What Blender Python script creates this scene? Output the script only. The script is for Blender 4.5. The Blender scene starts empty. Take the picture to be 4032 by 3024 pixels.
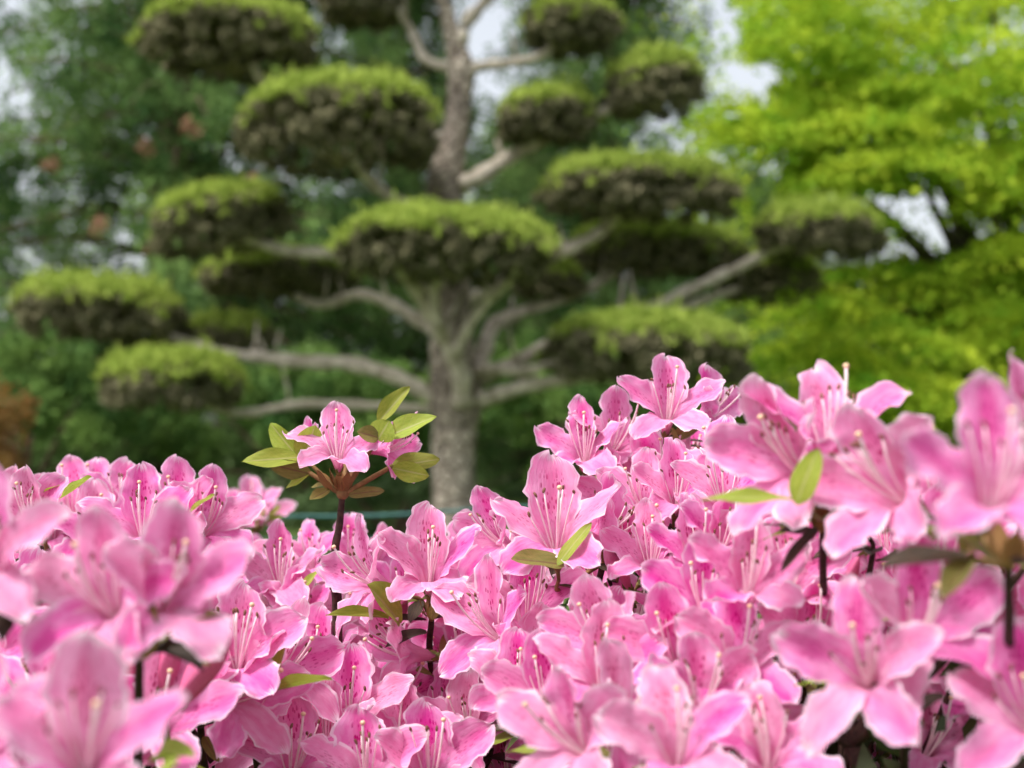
import bpy, math, random
import numpy as np
from mathutils import Vector, Matrix

R = math.radians
rng = np.random.default_rng(11)
random.seed(11)
C = bpy.context.scene.collection
sc = bpy.context.scene

# ------------------------------------------------------------------ camera, sky, sun, exposure
FPX = 5540.0                      # focal length in pixels of the 4032 px wide photograph
HOR = 1700.0                      # horizon row
CAM = Vector((0, 0, 0.85))
PITCH = math.atan((HOR - 1512) / FPX)
cam_d = bpy.data.cameras.new('camera')
cam_d.sensor_width = 36.0
cam_d.lens = 36.0 * FPX / 4032
cam_d.clip_start = 0.02
cam_d.clip_end = 2000
cam_d.dof.use_dof = True
cam_d.dof.focus_distance = 0.69
cam_d.dof.aperture_fstop = 9.0
cam = bpy.data.objects.new('camera', cam_d)
C.objects.link(cam)
cam.location = CAM
cam.rotation_euler = (math.pi / 2 + PITCH, 0, 0)
sc.camera = cam

SUN_EL, SUN_AZ = R(60), R(-118)   # azimuth from +Y, clockwise
w = bpy.data.worlds.new('World')
sc.world = w
w.use_nodes = True
nt = w.node_tree
sky = nt.nodes.new('ShaderNodeTexSky')
sky.sky_type = 'NISHITA'
sky.sun_disc = False
sky.sun_elevation = SUN_EL
sky.sun_rotation = SUN_AZ
sky.dust_density = 4.0
sky.air_density = 1.0
hs = nt.nodes.new('ShaderNodeHueSaturation')
hs.inputs['Saturation'].default_value = 0.30
nt.links.new(sky.outputs[0], hs.inputs['Color'])
nt.links.new(hs.outputs[0], nt.nodes['Background'].inputs['Color'])
nt.nodes['Background'].inputs['Strength'].default_value = 0.10
sun_d = bpy.data.lights.new('sun', 'SUN')
sun_d.energy = 1.5
sun_d.angle = R(11)
sun_d.color = (1.0, 0.96, 0.90)
sun = bpy.data.objects.new('sun', sun_d)
C.objects.link(sun)
sd = Vector((math.sin(SUN_AZ) * math.cos(SUN_EL), math.cos(SUN_AZ) * math.cos(SUN_EL), math.sin(SUN_EL)))
sun.rotation_euler = (-sd).to_track_quat('-Z', 'Y').to_euler()
sc.view_settings.view_transform = 'Standard'
sc.view_settings.look = 'None'
sc.view_settings.exposure = 1.42
sc.view_settings.gamma = 1.0
sc.cycles.use_denoising = True
sc.cycles.max_bounces = 8
sc.cycles.transmission_bounces = 6

# ------------------------------------------------------------------ helpers
cp, sp = math.cos(PITCH), math.sin(PITCH)
def at(px, py, d):
    """photo pixel + distance along the level view direction (world y) -> world point"""
    a = (px - 2016) / FPX
    b = -(py - 1512) / FPX
    y = cp - b * sp
    z = sp + b * cp
    s = d / y
    return Vector((a * s, d, CAM.z + z * s))

def proj(p):
    v = Vector(p) - CAM
    dep = v.y * cp + v.z * sp
    up = -v.y * sp + v.z * cp
    return 2016 + FPX * v.x / dep, 1512 - FPX * up / dep, dep

def link(o, parent=None):
    C.objects.link(o)
    if parent is not None:
        o.parent = parent
    return o

def tag(o, label=None, cat=None, group=None, kind=None):
    if label: o['label'] = label
    if cat: o['category'] = cat
    if group: o['group'] = group
    if kind: o['kind'] = kind
    return o

def empty(name, loc, label=None, cat=None, group=None):
    o = bpy.data.objects.new(name, None)
    o.empty_display_size = 0.05
    o.location = loc
    C.objects.link(o)
    return tag(o, label, cat, group)

def mesh(name, verts, faces, mats, uv=None, mi=None, smooth=True):
    me = bpy.data.meshes.new(name)
    me.from_pydata([tuple(v) for v in verts], [], [tuple(f) for f in faces])
    for m in (mats if isinstance(mats, (list, tuple)) else [mats]):
        me.materials.append(m)
    if uv is not None:
        l = me.uv_layers.new(name='UVMap')
        idx = np.empty(len(me.loops), dtype=np.int32)
        me.loops.foreach_get('vertex_index', idx)
        l.data.foreach_set('uv', np.asarray(uv, dtype=np.float32)[idx].ravel())
    if mi is not None:
        me.polygons.foreach_set('material_index', np.asarray(mi, dtype=np.int32))
    if smooth:
        me.polygons.foreach_set('use_smooth', np.ones(len(me.polygons), dtype=bool))
    me.update()
    return me

def ob(name, me, parent=None):
    return link(bpy.data.objects.new(name, me), parent)

def grid_faces(nu, nv, off=0):
    return [(off + i * nv + j, off + i * nv + j + 1, off + (i + 1) * nv + j + 1, off + (i + 1) * nv + j)
            for i in range(nu - 1) for j in range(nv - 1)]

def spline(pts, n):
    """Catmull-Rom through points (each a Vector or tuple of any length), n samples a span"""
    P = [np.array(p, float) for p in pts]
    P = [2 * P[0] - P[1]] + P + [2 * P[-1] - P[-2]]
    out = []
    for i in range(1, len(P) - 2):
        for k in range(n):
            t = k / n
            out.append(0.5 * (2 * P[i] + (P[i + 1] - P[i - 1]) * t + (2 * P[i - 1] - 5 * P[i] + 4 * P[i + 1] - P[i + 2]) * t * t
                              + (3 * P[i] - P[i - 1] - 3 * P[i + 1] + P[i + 2]) * t ** 3))
    out.append(P[-2])
    return out

def tube_vf(path, radii, ns=6, off=0, wob=0.0):
    V, F = [], []
    path = [Vector(p[:3]) for p in path]
    ref = Vector((0.31, 0.2, 0.93))
    for i, p in enumerate(path):
        t = (path[min(i + 1, len(path) - 1)] - path[max(i - 1, 0)]).normalized()
        if abs(t.dot(ref)) > 0.95: ref = Vector((0.9, -0.4, 0.1))
        a = t.cross(ref).normalized(); b = t.cross(a)
        for k in range(ns):
            th = 2 * math.pi * k / ns
            r = radii[i] * (1 + (random.uniform(-wob, wob) if wob else 0))
            V.append(p + a * (r * math.cos(th)) + b * (r * math.sin(th)))
        if i:
            for k in range(ns):
                F.append((off + (i - 1) * ns + k, off + (i - 1) * ns + (k + 1) % ns, off + i * ns + (k + 1) % ns, off + i * ns + k))
    F.append(tuple(off + k for k in range(ns))[::-1])
    F.append(tuple(off + (len(path) - 1) * ns + k for k in range(ns)))
    return V, F

def lerp_r(r0, r1, n):
    return [r0 + (r1 - r0) * i / (n - 1) for i in range(n)]

# ------------------------------------------------------------------ materials
def new_mat(name):
    m = bpy.data.materials.new(name)
    m.use_nodes = True
    n = m.node_tree
    n.nodes.clear()
    return m, n

class NB:
    def __init__(s, name):
        s.m, s.t = new_mat(name)
        s.out = s.t.nodes.new('ShaderNodeOutputMaterial')
    def n(s, typ, **kw):
        x = s.t.nodes.new(typ)
        for k, v in kw.items(): setattr(x, k, v)
        return x
    def l(s, a, b): s.t.links.new(a, b)
    def setin(s, sock, v):
        if hasattr(v, 'is_output'): s.l(v, sock)
        else: sock.default_value = v
    def math(s, op, a, b=0.0, c=0.0, clamp=False):
        x = s.n('ShaderNodeMath', operation=op, use_clamp=clamp)
        for i, v in enumerate((a, b, c)): s.setin(x.inputs[i], v)
        return x.outputs[0]
    def sstep(s, v, a, b):
        x = s.n('ShaderNodeMapRange', interpolation_type='SMOOTHSTEP')
        s.setin(x.inputs['Value'], v)
        x.inputs['From Min'].default_value = a; x.inputs['From Max'].default_value = b
        return x.outputs[0]
    def mix(s, f, a, b, mode='MIX'):
        x = s.n('ShaderNodeMix', data_type='RGBA', blend_type=mode)
        s.setin(x.inputs[0], f)
        s.setin(x.inputs[6], a if hasattr(a, 'is_output') else (*a, 1))
        s.setin(x.inputs[7], b if hasattr(b, 'is_output') else (*b, 1))
        return x.outputs[2]
    def noise(s, vec, scale, detail=2.0, rough=0.5):
        x = s.n('ShaderNodeTexNoise')
        if vec is not None: s.l(vec, x.inputs['Vector'])
        x.inputs['Scale'].default_value = scale; x.inputs['Detail'].default_value = detail
        x.inputs['Roughness'].default_value = rough
        return x.outputs['Fac']
    def leafy(s, col, rough=0.5, trans=0.35, spec=0.3, bump=None, bumpd=0.001, tcol=None, bstr=0.5):
        p = s.n('ShaderNodeBsdfPrincipled')
        s.setin(p.inputs['Base Color'], col)
        p.inputs['Roughness'].default_value = rough
        p.inputs['Specular IOR Level'].default_value = spec
        if bump is not None:
            b = s.n('ShaderNodeBump'); b.inputs['Strength'].default_value = bstr; b.inputs['Distance'].default_value = bumpd
            s.l(bump, b.inputs['Height']); s.l(b.outputs[0], p.inputs['Normal'])
        if trans > 0:
            t = s.n('ShaderNodeBsdfTranslucent')
            s.setin(t.inputs[0], tcol if tcol is not None else col)
            mx = s.n('ShaderNodeMixShader'); mx.inputs[0].default_value = trans
            s.l(p.outputs[0], mx.inputs[1]); s.l(t.outputs[0], mx.inputs[2])
            s.l(mx.outputs[0], s.out.inputs[0])
        else:
            s.l(p.outputs[0], s.out.inputs[0])
        return s.m

PINK = (0.82, 0.25, 0.52); PALE = (0.86, 0.39, 0.64); DEEP = (0.72, 0.09, 0.335); SPOT = (0.46, 0.02, 0.15); WHITE = (0.92, 0.76, 0.86)

def petal_mat(name, spots):
    b = NB(name)
    tc = b.n('ShaderNodeTexCoord'); sx = b.n('ShaderNodeSeparateXYZ')
    b.l(tc.outputs['UV'], sx.inputs[0])
    u, v0 = sx.outputs[0], sx.outputs[1]                 # u along, v 0..1 across
    v = b.math('ABSOLUTE', b.math('MULTIPLY_ADD', v0, 2.0, -1.0))
    oi = b.n('ShaderNodeObjectInfo'); rnd = oi.outputs['Random']
    cx = b.n('ShaderNodeCombineXYZ')
    b.l(b.math('MULTIPLY', u, 2.2), cx.inputs[0]); b.l(b.math('MULTIPLY', v0, 26.0), cx.inputs[1]); b.l(b.math('MULTIPLY', rnd, 60.0), cx.inputs[2])
    streak = b.noise(cx.outputs[0], 1.0, 3.0, 0.6)
    cy = b.n('ShaderNodeCombineXYZ')
    b.l(b.math('MULTIPLY', u, 4.0), cy.inputs[0]); b.l(b.math('MULTIPLY', v0, 4.0), cy.inputs[1]); b.l(b.math('MULTIPLY', rnd, 90.0), cy.inputs[2])
    blotch = b.noise(cy.outputs[0], 1.3, 3.0, 0.6)
    # base: pale near throat to pink
    col = b.mix(b.sstep(blotch, 0.32, 0.64), PINK, PALE)
    col = b.mix(b.math('MULTIPLY', b.sstep(streak, 0.52, 0.74), 0.30), col, DEEP)
    # deep centre band on the outer part of each lobe
    band = b.math('SUBTRACT', 1.0, b.sstep(b.math('ADD', v, b.math('MULTIPLY_ADD', streak, 0.55, -0.27)), 0.05, 0.62))
    along = b.math('MULTIPLY', b.sstep(u, 0.40, 0.72), b.math('SUBTRACT', 1.0, b.math('MULTIPLY', b.sstep(u, 0.93, 1.0), 0.6)))
    var = b.math('MULTIPLY_ADD', rnd, 0.45, 0.25)
    col = b.mix(b.math('MULTIPLY', b.math('MULTIPLY', band, along), var), col, DEEP)
    # pink tint of the throat, faint stripe
    col = b.mix(b.math('MULTIPLY', b.math('SUBTRACT', 1.0, b.sstep(u, 0.15, 0.42)), 0.7), col, (0.84, 0.30, 0.50))
    if spots:
        vo = b.n('ShaderNodeTexVoronoi'); vo.feature = 'F1'
        cz = b.n('ShaderNodeCombineXYZ')
        b.l(b.math('MULTIPLY', u, 15.0), cz.inputs[0]); b.l(b.math('MULTIPLY', v0, 19.0), cz.inputs[1]); b.l(b.math('MULTIPLY', rnd, 70.0), cz.inputs[2])
        b.l(cz.outputs[0], vo.inputs['Vector']); vo.inputs['Scale'].default_value = 1.0
        vr = b.n('ShaderNodeSeparateColor'); b.l(vo.outputs['Color'], vr.inputs[0])
        sp_ = b.math('SUBTRACT', 1.0, b.sstep(b.math('SUBTRACT', vo.outputs['Distance'], b.math('MULTIPLY', vr.outputs[0], 0.34)), 0.06, 0.20))
        lim = 0.62 if spots == 2 else 0.55
        msk = b.math('MULTIPLY', b.math('SUBTRACT', 1.0, b.sstep(v, lim - 0.3, lim)), b.math('MULTIPLY', b.sstep(u, 0.34, 0.46), b.math('SUBTRACT', 1.0, b.sstep(u, 0.72, 0.90))))
        col = b.mix(b.math('MULTIPLY', b.math('MULTIPLY', sp_, msk), 0.9 if spots == 2 else 0.5), col, SPOT)
        if spots == 2:
            m2 = b.math('MULTIPLY', b.math('SUBTRACT', 1.0, b.sstep(v, 0.02, 0.40)), b.math('MULTIPLY', b.sstep(u, 0.42, 0.55), b.math('SUBTRACT', 1.0, b.sstep(u, 0.75, 0.92))))
            col = b.mix(b.math('MULTIPLY', m2, 0.34), col, (0.66, 0.05, 0.25))
    # white margin
    e = b.math('MAXIMUM', v, b.math('MULTIPLY_ADD', u, 2.2, -1.2))
    e = b.math('ADD', e, b.math('MULTIPLY_ADD', streak, 0.7, -0.35))
    onlobe = b.sstep(u, 0.38, 0.55)
    col = b.mix(b.math('MULTIPLY', b.math('MULTIPLY', b.sstep(e, 0.82, 1.01), onlobe), 0.92), col, WHITE)
    hsv = b.n('ShaderNodeHueSaturation')
    b.l(col, hsv.inputs['Color'])
    b.l(b.math('MULTIPLY_ADD', rnd, -0.016, 0.508), hsv.inputs['Hue'])
    b.l(b.math('MULTIPLY_ADD', rnd, 0.22, 0.92), hsv.inputs['Saturation'])
    return b.leafy(hsv.outputs[0], rough=0.68, trans=0.38, spec=0.12, bump=b.math('ADD', streak, b.math('MULTIPLY', blotch, 1.5)), bumpd=0.001, bstr=0.45)

M = {}
M['petal'] = petal_mat('petal_pink', 0)
M['petal_side'] = petal_mat('petal_pink_flecked', 1)
M['petal_dorsal'] = petal_mat('petal_pink_blotched', 2)

def plain(name, c1, c2, scale, rough=0.6, trans=0.0, spec=0.3, coord='Object', bumpd=0.0, detail=4.0, rand=0.0, tcol=None, lo=0.3, hi=0.7):
    b = NB(name)
    tc = b.n('ShaderNodeTexCoord')
    f = b.noise(tc.outputs[coord], scale, detail, 0.6)
    col = b.mix(b.sstep(f, lo, hi), c1, c2)
    if rand:
        oi = b.n('ShaderNodeObjectInfo'); h = b.n('ShaderNodeHueSaturation'); b.l(col, h.inputs['Color'])
        b.l(b.math('MULTIPLY_ADD', oi.outputs['Random'], rand, 1 - rand * 0.5), h.inputs['Value'])
        b.l(b.math('MULTIPLY_ADD', oi.outputs['Random'], rand * 0.06, 0.5 - rand * 0.03), h.inputs['Hue'])
        col = h.outputs[0]
    return b.leafy(col, rough, trans, spec, f if bumpd else None, bumpd, tcol=tcol, bstr=0.8)

M['filament'] = plain('filament', (0.90, 0.66, 0.72), (0.93, 0.80, 0.82), 300, 0.5, 0.25)
M['anther'] = plain('anther', (0.13, 0.05, 0.035), (0.24, 0.11, 0.07), 900, 0.7)
M['stigma'] = plain('stigma', (0.90, 0.55, 0.42), (0.92, 0.68, 0.42), 500, 0.45, 0.2)
M['calyx'] = plain('calyx', (0.16, 0.20, 0.05), (0.24, 0.15, 0.05), 250, 0.65, 0.15, bumpd=0.0004)
M['scale'] = plain('bud_scale', (0.23, 0.09, 0.03), (0.32, 0.20, 0.08), 200, 0.55, 0.2, rand=0.4)
M['twig'] = plain('twig', (0.030, 0.013, 0.011), (0.075, 0.036, 0.026), 350, 0.8, bumpd=0.0006)
M['shoot'] = plain('young_shoot', (0.20, 0.12, 0.045), (0.30, 0.17, 0.07), 300, 0.75, 0.1, bumpd=0.0005)
M['bud'] = plain('bud_pink', (0.64, 0.09, 0.25), (0.76, 0.22, 0.40), 90, 0.5, 0.25)

def leaf_mat(name, c1, c2, rib):
    b = NB(name)
    tc = b.n('ShaderNodeTexCoord'); sx = b.n('ShaderNodeSeparateXYZ'); b.l(tc.outputs['UV'], sx.inputs[0])
    u, v0 = sx.outputs[0], sx.outputs[1]
    v = b.math('ABSOLUTE', b.math('MULTIPLY_ADD', v0, 2.0, -1.0))
    oi = b.n('ShaderNodeObjectInfo'); rnd = oi.outputs['Random']
    f = b.noise(tc.outputs['Object'], 5.0, 4.0, 0.6)
    # slanting side veins
    q = b.math('SUBTRACT', u, b.math('MULTIPLY', v, 0.22))
    vein = b.math('ABSOLUTE', b.math('SINE', b.math('MULTIPLY', q, 26.0)))
    vein = b.math('SUBTRACT', 1.0, b.sstep(vein, 0.0, 0.25))
    col = b.mix(b.sstep(f, 0.3, 0.7), c1, c2)
    col = b.mix(b.math('MULTIPLY', vein, 0.25), col, rib)
    col = b.mix(b.math('SUBTRACT', 1.0, b.sstep(v, 0.02, 0.12)), col, rib)
    h = b.n('ShaderNodeHueSaturation'); b.l(col, h.inputs['Color'])
    b.l(b.math('MULTIPLY_ADD', rnd, 0.5, 0.75), h.inputs['Value']); b.l(b.math('MULTIPLY_ADD', rnd, 0.03, 0.485), h.inputs['Hue'])
    fine = b.noise(tc.outputs['Object'], 60.0, 3.0)
    bh = b.math('ADD', b.math('MULTIPLY', vein, -0.6), b.math('MULTIPLY', fine, 0.5))
    return b.leafy(h.outputs[0], 0.5, 0.38, 0.35, bh, 0.0006)
M['leaf'] = leaf_mat('leaf_yellow_green', (0.26, 0.34, 0.035), (0.36, 0.42, 0.06), (0.40, 0.42, 0.14))
M['leaf_old'] = leaf_mat('leaf_olive', (0.20, 0.21, 0.045), (0.30, 0.27, 0.075), (0.20, 0.12, 0.06))
M['bract'] = leaf_mat('leaf_dark_bract', (0.05, 0.045, 0.03), (0.10, 0.06, 0.04), (0.09, 0.05, 0.04))
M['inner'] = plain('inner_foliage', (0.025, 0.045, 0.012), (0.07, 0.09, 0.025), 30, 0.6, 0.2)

# ------------------------------------------------------------------ azalea flower prototypes
def petal_verts(L, th0, th1, wid, cup, curl, twist, ruff, seed, nu=20, nv=11, asym=0.0):
    """One lobe, centre line in the (+Y, +Z) plane: Z is the flower axis, Y points out."""
    r_ = random.Random(seed)
    V, UV = [], []
    r, z = 0.0016, 0.0
    ph = [r_.uniform(0, 6.28) for _ in range(4)]
    prev = 0
    pts = []
    for i in range(60):
        s = i / 59
        k = max(0, min(1, (s - 0.18) / 0.42)); k = k * k * (3 - 2 * k)
        th = th0 + (th1 - th0) * k + curl * max(0, (s - 0.62) / 0.38) ** 2
        pts.append((r, z, th))
        r += math.sin(th) * L / 59; z += math.cos(th) * L / 59
    for i in range(nu):
        s = i / (nu - 1)
        s = 1 - (1 - s) ** 1.5
        a = s * 59; i0 = min(58, int(a)); t = a - i0
        r = pts[i0][0] * (1 - t) + pts[i0 + 1][0] * t
        z = pts[i0][1] * (1 - t) + pts[i0 + 1][1] * t
        th = pts[i0][2]
        arc = r * math.pi / 5 * 1.06
        g = max(0.0, min(1.0, (s - 0.30) / 0.28)); g = g * g * (3 - 2 * g)
        q = max(0.0, (s - 0.62) / 0.38)
        lobe = wid * max(0.0, 1 - q ** 2.9) ** 0.5 * (0.74 + 0.26 * min(1, s / 0.66))
        hw = arc * (1 - g) + lobe * g
        if i == nu - 1: hw = wid * 0.14
        for j in range(nv):
            v = -1 + 2 * j / (nv - 1)
            x = hw * v
            blend = 1 - 0.75 * g
            inw = -x * x / (2 * max(r, 0.0018)) * blend
            n_off = cup * (x / 0.011) ** 2 * g * 0.004
            n_off += ruff * g * abs(v) ** 2.2 * (math.sin(s * 17 + ph[0] + (2.0 if v > 0 else 0)) + 0.6 * math.sin(s * 31 + ph[1] + v * 2))
            n_off += 0.0009 * g * math.cos(v * 3.1) * -1
            edge = 1 + g * abs(v) ** 3 * (0.07 * math.sin(s * 26 + ph[2] + v) + 0.06 * math.sin(s * 47 + ph[3]))
            tw = twist * g * s
            xo, no = x * edge, n_off
            xo, no = xo * math.cos(tw) - no * math.sin(tw), xo * math.sin(tw) + no * math.cos(tw)
            lon = asym * v * 0.002 * g + (-(abs(v) ** 2) * 0.0006 + 0.0012 * g * (s > 0.9) * (-1 if abs(v) < 0.2 else 0.2) * ruff * 500)
            yy = r + inw + math.sin(th) * lon - math.cos(th) * no
            zz = z + math.cos(th) * lon + math.sin(th) * no
            V.append(Vector((xo, yy, zz)))
            UV.append((s, (v + 1) / 2))
    return V, grid_faces(nu, nv), UV

def ellipsoid_vf(c, ax, rl, rr, off=0, n=6, m=5):
    ax = Vector(ax).normalized()
    a = ax.orthogonal().normalized(); b = ax.cross(a)
    V, F = [], []
    for i in range(m):
        t = math.pi * i / (m - 1)
        rad = max(0.05, math.sin(t)) * rr
        for k in range(n):
            q = 2 * math.pi * k / n
            V.append(Vector(c) - ax * (rl * math.cos(t)) + a * (rad * math.cos(q)) + b * (rad * math.sin(q)))
    for i in range(m - 1):
        for k in range(n):
            F.append((off + i * n + k, off + i * n + (k + 1) % n, off + (i + 1) * n + (k + 1) % n, off + (i + 1) * n + k))
    F.append(tuple(off + k for k in range(n))); F.append(tuple(off + (m - 1) * n + k for k in range(n)))
    return V, F

def stamen_vf(dx, dy, ln, up, rad=0.00042, off=0):
    path = []
    for i in range(8):
        t = i / 7
        path.append(Vector((dx * t ** 1.1, -0.0012 + dy * t + up * t ** 2.4, 0.002 + ln * t - up * 0.35 * t ** 3)))
    V, F = tube_vf(path, lerp_r(rad * 1.15, rad * 0.8, 8), 5, off)
    mi = [0] * len(F)
    d = (path[-1] - path[-2]).normalized()
    V2, F2 = ellipsoid_vf(path[-1] + d * 0.0005, d + Vector((random.uniform(-.6, .6), random.uniform(-.6, .6), 0)), 0.0014, 0.0007, off + len(V), 6, 5)
    return V + V2, F + F2, mi + [1] * len(F2)

def pistil_vf(ln, up, dx):
    path = [Vector((dx * (i / 9), -0.002 - 0.001 * math.sin(i / 9 * 3) + up * (i / 9) ** 2.6, 0.002 + ln * (i / 9) - up * 0.3 * (i / 9) ** 3)) for i in range(10)]
    V, F = tube_vf(path, lerp_r(0.00062, 0.00055, 10), 6)
    d = (path[-1] - path[-2]).normalized()
    V2, F2 = ellipsoid_vf(path[-1], d, 0.0010, 0.0012, len(V), 7, 5)
    return V + V2, F + F2, [0] * len(F) + [1] * len(F2)

FLOWERS = []
NVAR = 24
for k in range(NVAR):
    rr = random.Random(100 + k)
    openness = rr.uniform(-0.18, 0.12) + (-0.32 if k in (5, 11, 17, 21) else 0)
    F_ = {'petals': [], 'stamens': []}
    for j in range(5):
        az = 2 * math.pi * j / 5
        # 0 dorsal, 1/4 upper sides, 2/3 lower
        th1 = {0: R(50), 1: R(62), 4: R(62), 2: R(73), 3: R(73)}[j] + openness + rr.uniform(-0.20, 0.18)
        L = 0.0455 * rr.uniform(0.92, 1.08) * (1.0 if j == 0 else 1)
        wid = 0.0094 * rr.uniform(0.82, 1.12) * (1.14 if j == 0 else 1)
        if k in (19, 22) and j in (1, 2, 3): wid *= 0.62; th1 += 0.5; L *= 0.9      # limp, ageing lobes
        V, F, UV = petal_verts(L, R(13), th1, wid, rr.uniform(-0.8, 1.3), rr.uniform(-0.35, 0.9), rr.uniform(-0.55, 0.55), rr.uniform(0.0007, 0.0017), k * 10 + j, asym=rr.uniform(-1, 1))
        rot = Matrix.Rotation(-az + rr.uniform(-0.10, 0.10), 3, 'Z')
        V = [rot @ v for v in V]
        mt = M['petal_dorsal'] if j == 0 else (M['petal_side'] if j in (1, 4) else M['petal'])
        F_['petals'].append(mesh('petal', V, F, mt, UV))
    joined = [[], [], []]
    for j in range(6):
        V, F, mi = stamen_vf(rr.uniform(-0.010, 0.010), rr.uniform(-0.003, 0.004), rr.uniform(0.026, 0.036), rr.uniform(0.003, 0.012))
        F_['stamens'].append(mesh('stamen', V, F, [M['filament'], M['anther']], mi=mi))
        o_ = len(joined[0]); joined[0] += V; joined[1] += [tuple(i + o_ for i in f) for f in F]; joined[2] += mi
    F_['tuft'] = mesh('stamen_tuft', joined[0], joined[1], [M['filament'], M['anther']], mi=joined[2])
    V, F, mi = pistil_vf(rr.uniform(0.039, 0.046), rr.uniform(0.004, 0.014), rr.uniform(-0.006, 0.006))
    F_['pistil'] = mesh('pistil', V, F, [M['filament'], M['stigma']], mi=mi)
    # calyx: cup with five pointed lobes and a short pedicel
    path = [Vector((0, 0, -0.010)), Vector((0, 0, -0.004)), Vector((0, 0, -0.001)), Vector((0, 0, 0.0015))]
    V, F = tube_vf(path, [0.0008, 0.0010, 0.0021, 0.0024], 8)
    for j in range(5):
        a = 2 * math.pi * (j + 0.5) / 5; c, s = math.cos(a), math.sin(a); o_ = len(V)
        lp = rr.uniform(0.003, 0.0055)
        for (t, rw, ro) in ((0, 0.0014, 0.0023), (0.5, 0.0012, 0.0031), (1, 0.0002, 0.0036)):
            for sgn in (-1, 1):
                V.append(Vector((c * ro - s * rw * sgn, s * ro + c * rw * sgn, 0.0008 + lp * t)))
        F += [(o_, o_ + 1, o_ + 3, o_ + 2), (o_ + 2, o_ + 3, o_ + 5, o_ + 4)]
    F_['calyx'] = mesh('flower', V, F, M['calyx'])
    FLOWERS.append(F_)

# leaf prototypes (unit length along +Y, unit half width along X, normal +Z)
LEAVES = {}
def leaf_proto(key, mat, k):
    rr = random.Random(k)
    V, UV = [], []
    nu, nv = 11, 7
    bend = rr.uniform(-0.10, 0.22); fold = rr.uniform(0.02, 0.16); ph = rr.uniform(0, 6)
    for i in range(nu):
        s = i / (nu - 1)
        hw = max(0.02, (math.sin(math.pi * min(1, s ** 0.85 * 0.93 + 0.03)) ** 0.8) * 1.0)
        if s > 0.9: hw *= 1 - ((s - 0.9) / 0.1) ** 2 * 0.8
        for j in range(nv):
            v = -1 + 2 * j / (nv - 1)
            V.append(Vector((hw * v, s, -bend * s * s + fold * abs(v) * hw + 0.025 * math.sin(s * 9 + ph + v * 2) * abs(v))))
            UV.append((s, (v + 1) / 2))
    return mesh('leaf', V, grid_faces(nu, nv), mat, UV)
for key in ('leaf', 'leaf_old', 'bract'):
    LEAVES[key] = [leaf_proto(key, M[key], 40 + i) for i in range(5)]

# bud prototype: closed, furled, unit length along +Z
def bud_proto(k):
    V = []; n = 14; m = 12
    for i in range(m):
        s = i / (m - 1)
        rad = 0.16 * (math.sin(math.pi * min(1, 0.06 + s ** 1.25 * 0.93)) ** 0.75)
        for q in range(n):
            a = 2 * math.pi * q / n + s * 1.3
            rr_ = rad * (1 + 0.13 * math.cos(5 * (a - s * 1.3)))
            V.append(Vector((rr_ * math.cos(a), rr_ * math.sin(a), s)))
    F = [(i * n + q, i * n + (q + 1) % n, (i + 1) * n + (q + 1) % n, (i + 1) * n + q) for i in range(m - 1) for q in range(n)]
    F.append(tuple((m - 1) * n + q for q in range(n)))
    return mesh('bud', V, F, M['bud'])
BUD = bud_proto(0)

# ------------------------------------------------------------------ ground (set out large)
b = NB('lawn')
tc = b.n('ShaderNodeTexCoord')
f1 = b.noise(tc.outputs['Object'], 0.6, 5.0); f2 = b.noise(tc.outputs['Object'], 14.0, 4.0)
col = b.mix(b.sstep(f1, 0.35, 0.65), (0.045, 0.085, 0.02), (0.07, 0.11, 0.03))
col = b.mix(b.math('MULTIPLY', b.sstep(f2, 0.4, 0.7), 0.5), col, (0.10, 0.12, 0.04))
b.leafy(col, 0.9, 0.0, 0.1, f2, 0.03)
M['lawn'] = b.m
gv, gf = [], []
NG = 81
for i in range(NG):
    for j in range(NG):
        x = math.copysign(abs((i - 40) / 40) ** 2.2 * 300, i - 40); y = 20 + math.copysign(abs((j - 40) / 40) ** 2.2 * 300, j - 40)
        dd = math.hypot(x, y - 9)
        gv.append((x, y, 0.05 * math.sin(x * 0.7) * math.sin(y * 0.5 + 1) * min(1, dd / 4) - 0.02))
gf = [(i * NG + j, (i + 1) * NG + j, (i + 1) * NG + j + 1, i * NG + j + 1) for i in range(NG - 1) for j in range(NG - 1)]
tag(ob('ground', mesh('ground', gv, gf, M['lawn'])), 'green lawn under the trees and shrubs', None, None, 'structure')

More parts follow.
